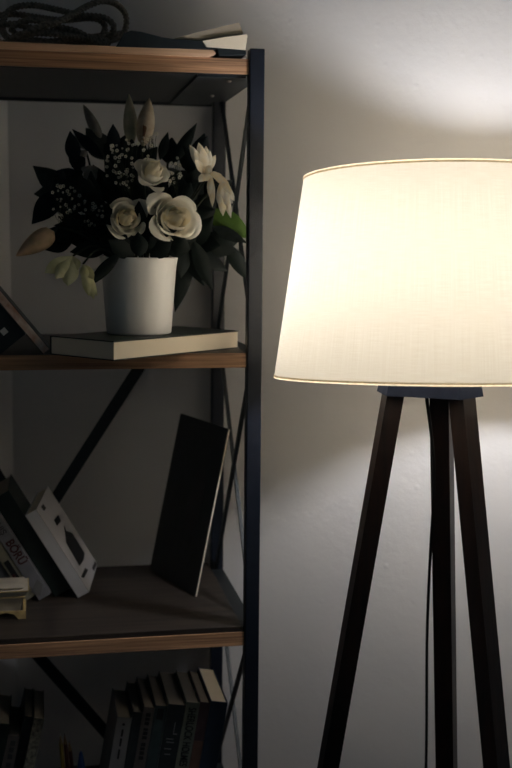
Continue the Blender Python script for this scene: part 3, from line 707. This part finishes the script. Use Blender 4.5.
# baby's breath
def sprig(label, region, n, Y, seed, dens=1):
    rnd = random.Random(seed); x0, y0, x1, y1 = region; c0 = at((x0+x1)/2, y1+12, Y+.02)
    t = thing('gypsophila_sprig', label, 'flower', c0, 'sprigs of gypsophila in the bouquet')
    st, fl_ = [sweep(stem_path(c0), .0012, 5)], []
    for i in range(n):
        an = rnd.uniform(0, 2*PI); r = math.sqrt(rnd.random()); px = (x0+x1)/2+(x1-x0)/2*r*math.cos(an); py = (y0+y1)/2+(y1-y0)/2*r*math.sin(an)
        p = at(px, py, Y+rnd.uniform(-.02, .025)); st.append(sweep([c0+V((rnd.uniform(-.01, .01), 0, rnd.uniform(0, .01))), (c0+p)/2+V((rnd.uniform(-.006, .006), 0, .004)), p], .00035, 3, cap=False))
        rr = rnd.uniform(.0013, .0027); d = V((rnd.uniform(-.5, .5), -1, rnd.uniform(-.3, .6))).normalized(); a1, a2 = frame_of(d)
        for k in range(5):
            a_ = 2*PI*k/5+i; q = p+(a1*math.cos(a_)+a2*math.sin(a_))*rr*.75+d*rr*.2
            fl_.append(([q+a1*rr*.55, q-a1*rr*.55, q+a2*rr*.55, q-a2*rr*.55, q+d*rr*.6, q-d*rr*.5], [(0, 2, 4), (2, 1, 4), (1, 3, 4), (3, 0, 4), (2, 0, 5), (1, 2, 5), (3, 1, 5), (0, 3, 5)]))
    obj('stems', join(*st), 'stem_green', t); o = obj('florets', join(*fl_), 'breath_petal', t); o['kind'] = 'stuff'
sprig('dense spray of tiny white gypsophila beside the lily buds', (103, 139, 150, 188), 62, 1.72, 3)
sprig('loose spray of tiny gypsophila above the orange lily bud', (51, 180, 80, 218), 30, 1.73, 4)
sprig('sparse spray of tiny gypsophila left of the spiral rose', (80, 198, 103, 226), 20, 1.73, 5)
sprig('small spray of tiny gypsophila right of the half closed rose', (166, 156, 184, 188), 18, 1.73, 6)
sprig('tiny tuft of gypsophila among the leaves beside the bud tips', (140, 126, 160, 146), 12, 1.765, 8)

# foliage: leafy stems that fan out of the pot
def branch(label, end, Y, leaves, mt='leaf_dark', seed=0, wpx=15, lpx=38, extra=()):
    rnd = random.Random(seed); p = at(*end, Y); path_ = stem_path(p, None, 6)
    t = thing('leafy_stem', label, 'foliage', MOUTH, 'dark leafy stems in the bouquet')
    obj('stem', sweep(path_, .0018, 6), 'stem_green', t, smooth=True)
    n = len(path_)
    for k in range(leaves):
        q = .42+.58*k/max(1, leaves-1); i = min(n-2, int(q*(n-1))); b0 = path_[i]; d = (path_[i+1]-path_[i]).normalized()
        side = V((rnd.uniform(-1, 1), rnd.uniform(-.5, .3), rnd.uniform(-.6, 1))).normalized()
        dr = (d*.75+side*(.85 if k < leaves-1 else .1)).normalized()
        L = pxw(lpx, Y)*rnd.uniform(.75, 1.2)
        tip = b0+dr*L
        for _ in range(4):
            dd = tip-EYE; sx = 256+F*dd.dot(rt)/dd.dot(fw); sy = 384-F*dd.dot(up)/dd.dot(fw)
            if sx < 42 or sy < 132 or sx > 240 or (sx < 175 and sy > 256): tip = b0+(tip-b0)*.72
        if tip.y < 1.665: tip.y = 1.665+rnd.random()*.02
        nr = (TOCAM+V((rnd.uniform(-.6, .6), 0, rnd.uniform(-.4, .6)))).normalized()
        obj('leaf', blade(b0, tip, pxw(wpx, Y)*rnd.uniform(.8, 1.2), nr, rnd.uniform(.02, .14), .12, peak=.45, wob=.02), mt, t, smooth=True)
    for (b_, tp, Yb, Yt, wp, m2) in extra:
        obj('leaf', blade(at(*b_, Yb), at(*tp, Yt), pxw(wp, Yt), TOCAM, .05, .14, nv=9, peak=.45), m2, t, smooth=True)
    return t
BR = [
 ('leafy stem carrying broad leaves over the orange lily bud', (45, 205), 1.79, 8, 'leaf_blue', [((60, 190), (32, 224), 1.79, 1.78, 22, 'leaf_blue'), ((70, 185), (53, 176), 1.77, 1.76, 8, 'leaf_dark')]),
 ('leafy stem with a long curved dark leaf at its tip', (80, 172), 1.82, 7, 'leaf_blue', [((75, 163), (70, 131), 1.80, 1.80, 15, 'leaf_blue'), ((103, 158), (72, 129), 1.81, 1.82, 11, 'leaf_blue')]),
 ('leafy stem ending in one upright round tipped leaf', (112, 160), 1.80, 7, 'leaf_dark', [((114, 152), (113, 124), 1.77, 1.77, 13, 'leaf_blue')]),
 ('leafy stem behind the half closed rose with a narrow blade', (168, 160), 1.82, 7, 'leaf_dark', [((172, 165), (197, 123), 1.79, 1.80, 12, 'leaf_dark'), ((160, 160), (168, 132), 1.79, 1.80, 10, 'leaf_dark')]),
 ('leafy stem behind the upright white bloom', (196, 165), 1.80, 8, 'leaf_dark', [((192, 168), (207, 136), 1.76, 1.75, 20, 'leaf_blue')]),
 ('leafy stem with one bright green leaf reaching the front post', (218, 222), 1.77, 7, 'leaf_dark', [((208, 210), (252, 238), 1.765, 1.755, 24, 'leaf_green'), ((212, 226), (247, 243), 1.75, 1.75, 12, 'leaf_dark')]),
 ('leafy stem arching right and down behind the front post', (226, 240), 1.80, 7, 'leaf_dark', [((200, 238), (236, 252), 1.78, 1.78, 26, 'leaf_dark'), ((225, 242), (250, 282), 1.79, 1.80, 15, 'leaf_dark')]),
 ('leafy stem with leaves hanging beside the white pot', (196, 252), 1.77, 6, 'leaf_dark', [((193, 240), (212, 290), 1.76, 1.76, 17, 'leaf_dark'), ((190, 246), (175, 312), 1.785, 1.79, 18, 'leaf_dark'), ((184, 244), (204, 286), 1.77, 1.78, 17, 'leaf_dark')]),
 ('leafy stem low over the yellow green bloom', (72, 240), 1.76, 8, 'leaf_dark', [((110, 246), (70, 252), 1.73, 1.73, 18, 'leaf_dark'), ((121, 252), (86, 288), 1.68, 1.68, 12, 'leaf_dark')]),
 ('leafy stem between the two large front roses', (152, 232), 1.72, 7, 'leaf_dark', [((152, 246), (152, 214), 1.70, 1.69, 18, 'leaf_dark'), ((148, 252), (165, 225), 1.70, 1.70, 16, 'leaf_dark')]),
 ('leafy stem under the gypsophila spray', (120, 188), 1.76, 9, 'leaf_dark', []),
 ('leafy stem behind the widest rose', (190, 200), 1.76, 9, 'leaf_dark', []),
 ('leafy stem left of the spiral rose', (92, 205), 1.76, 9, 'leaf_dark', []),
 ('leafy stem between the upper and lower roses', (150, 195), 1.755, 9, 'leaf_dark', []),
 ('leafy stem low above the rim of the pot', (140, 244), 1.71, 7, 'leaf_dark', [((118, 256), (126, 234), 1.69, 1.68, 20, 'leaf_dark'), ((135, 257), (108, 240), 1.685, 1.675, 18, 'leaf_dark'), ((150, 257), (172, 240), 1.685, 1.675, 18, 'leaf_dark'), ((162, 257), (150, 236), 1.69, 1.68, 18, 'leaf_dark'), ((140, 257), (138, 232), 1.68, 1.68, 18, 'leaf_dark'), ((176, 256), (184, 236), 1.69, 1.68, 20, 'leaf_dark'), ((120, 252), (98, 246), 1.71, 1.71, 16, 'leaf_dark'), ((165, 252), (192, 246), 1.71, 1.71, 16, 'leaf_dark')]),
 ('pale grey leafy stem fading into the shade at far left', (66, 190), 1.86, 4, 'leaf_pale', [((70, 195), (33, 166), 1.86, 1.87, 22, 'leaf_pale'), ((66, 192), (34, 194), 1.86, 1.87, 18, 'leaf_pale'), ((110, 160), (86, 128), 1.88, 1.88, 24, 'leaf_pale')]),
 ('leafy stem behind the hanging white blooms', (212, 196), 1.79, 8, 'leaf_dark', []),
 ('leafy stem in the middle under the lily buds', (135, 165), 1.79, 9, 'leaf_dark', []),
]
for i, (lb, end, Y, nl, mt_, ext) in enumerate(BR): branch(lb, end, Y, nl, mt_, 100+i, 17, 36, ext)
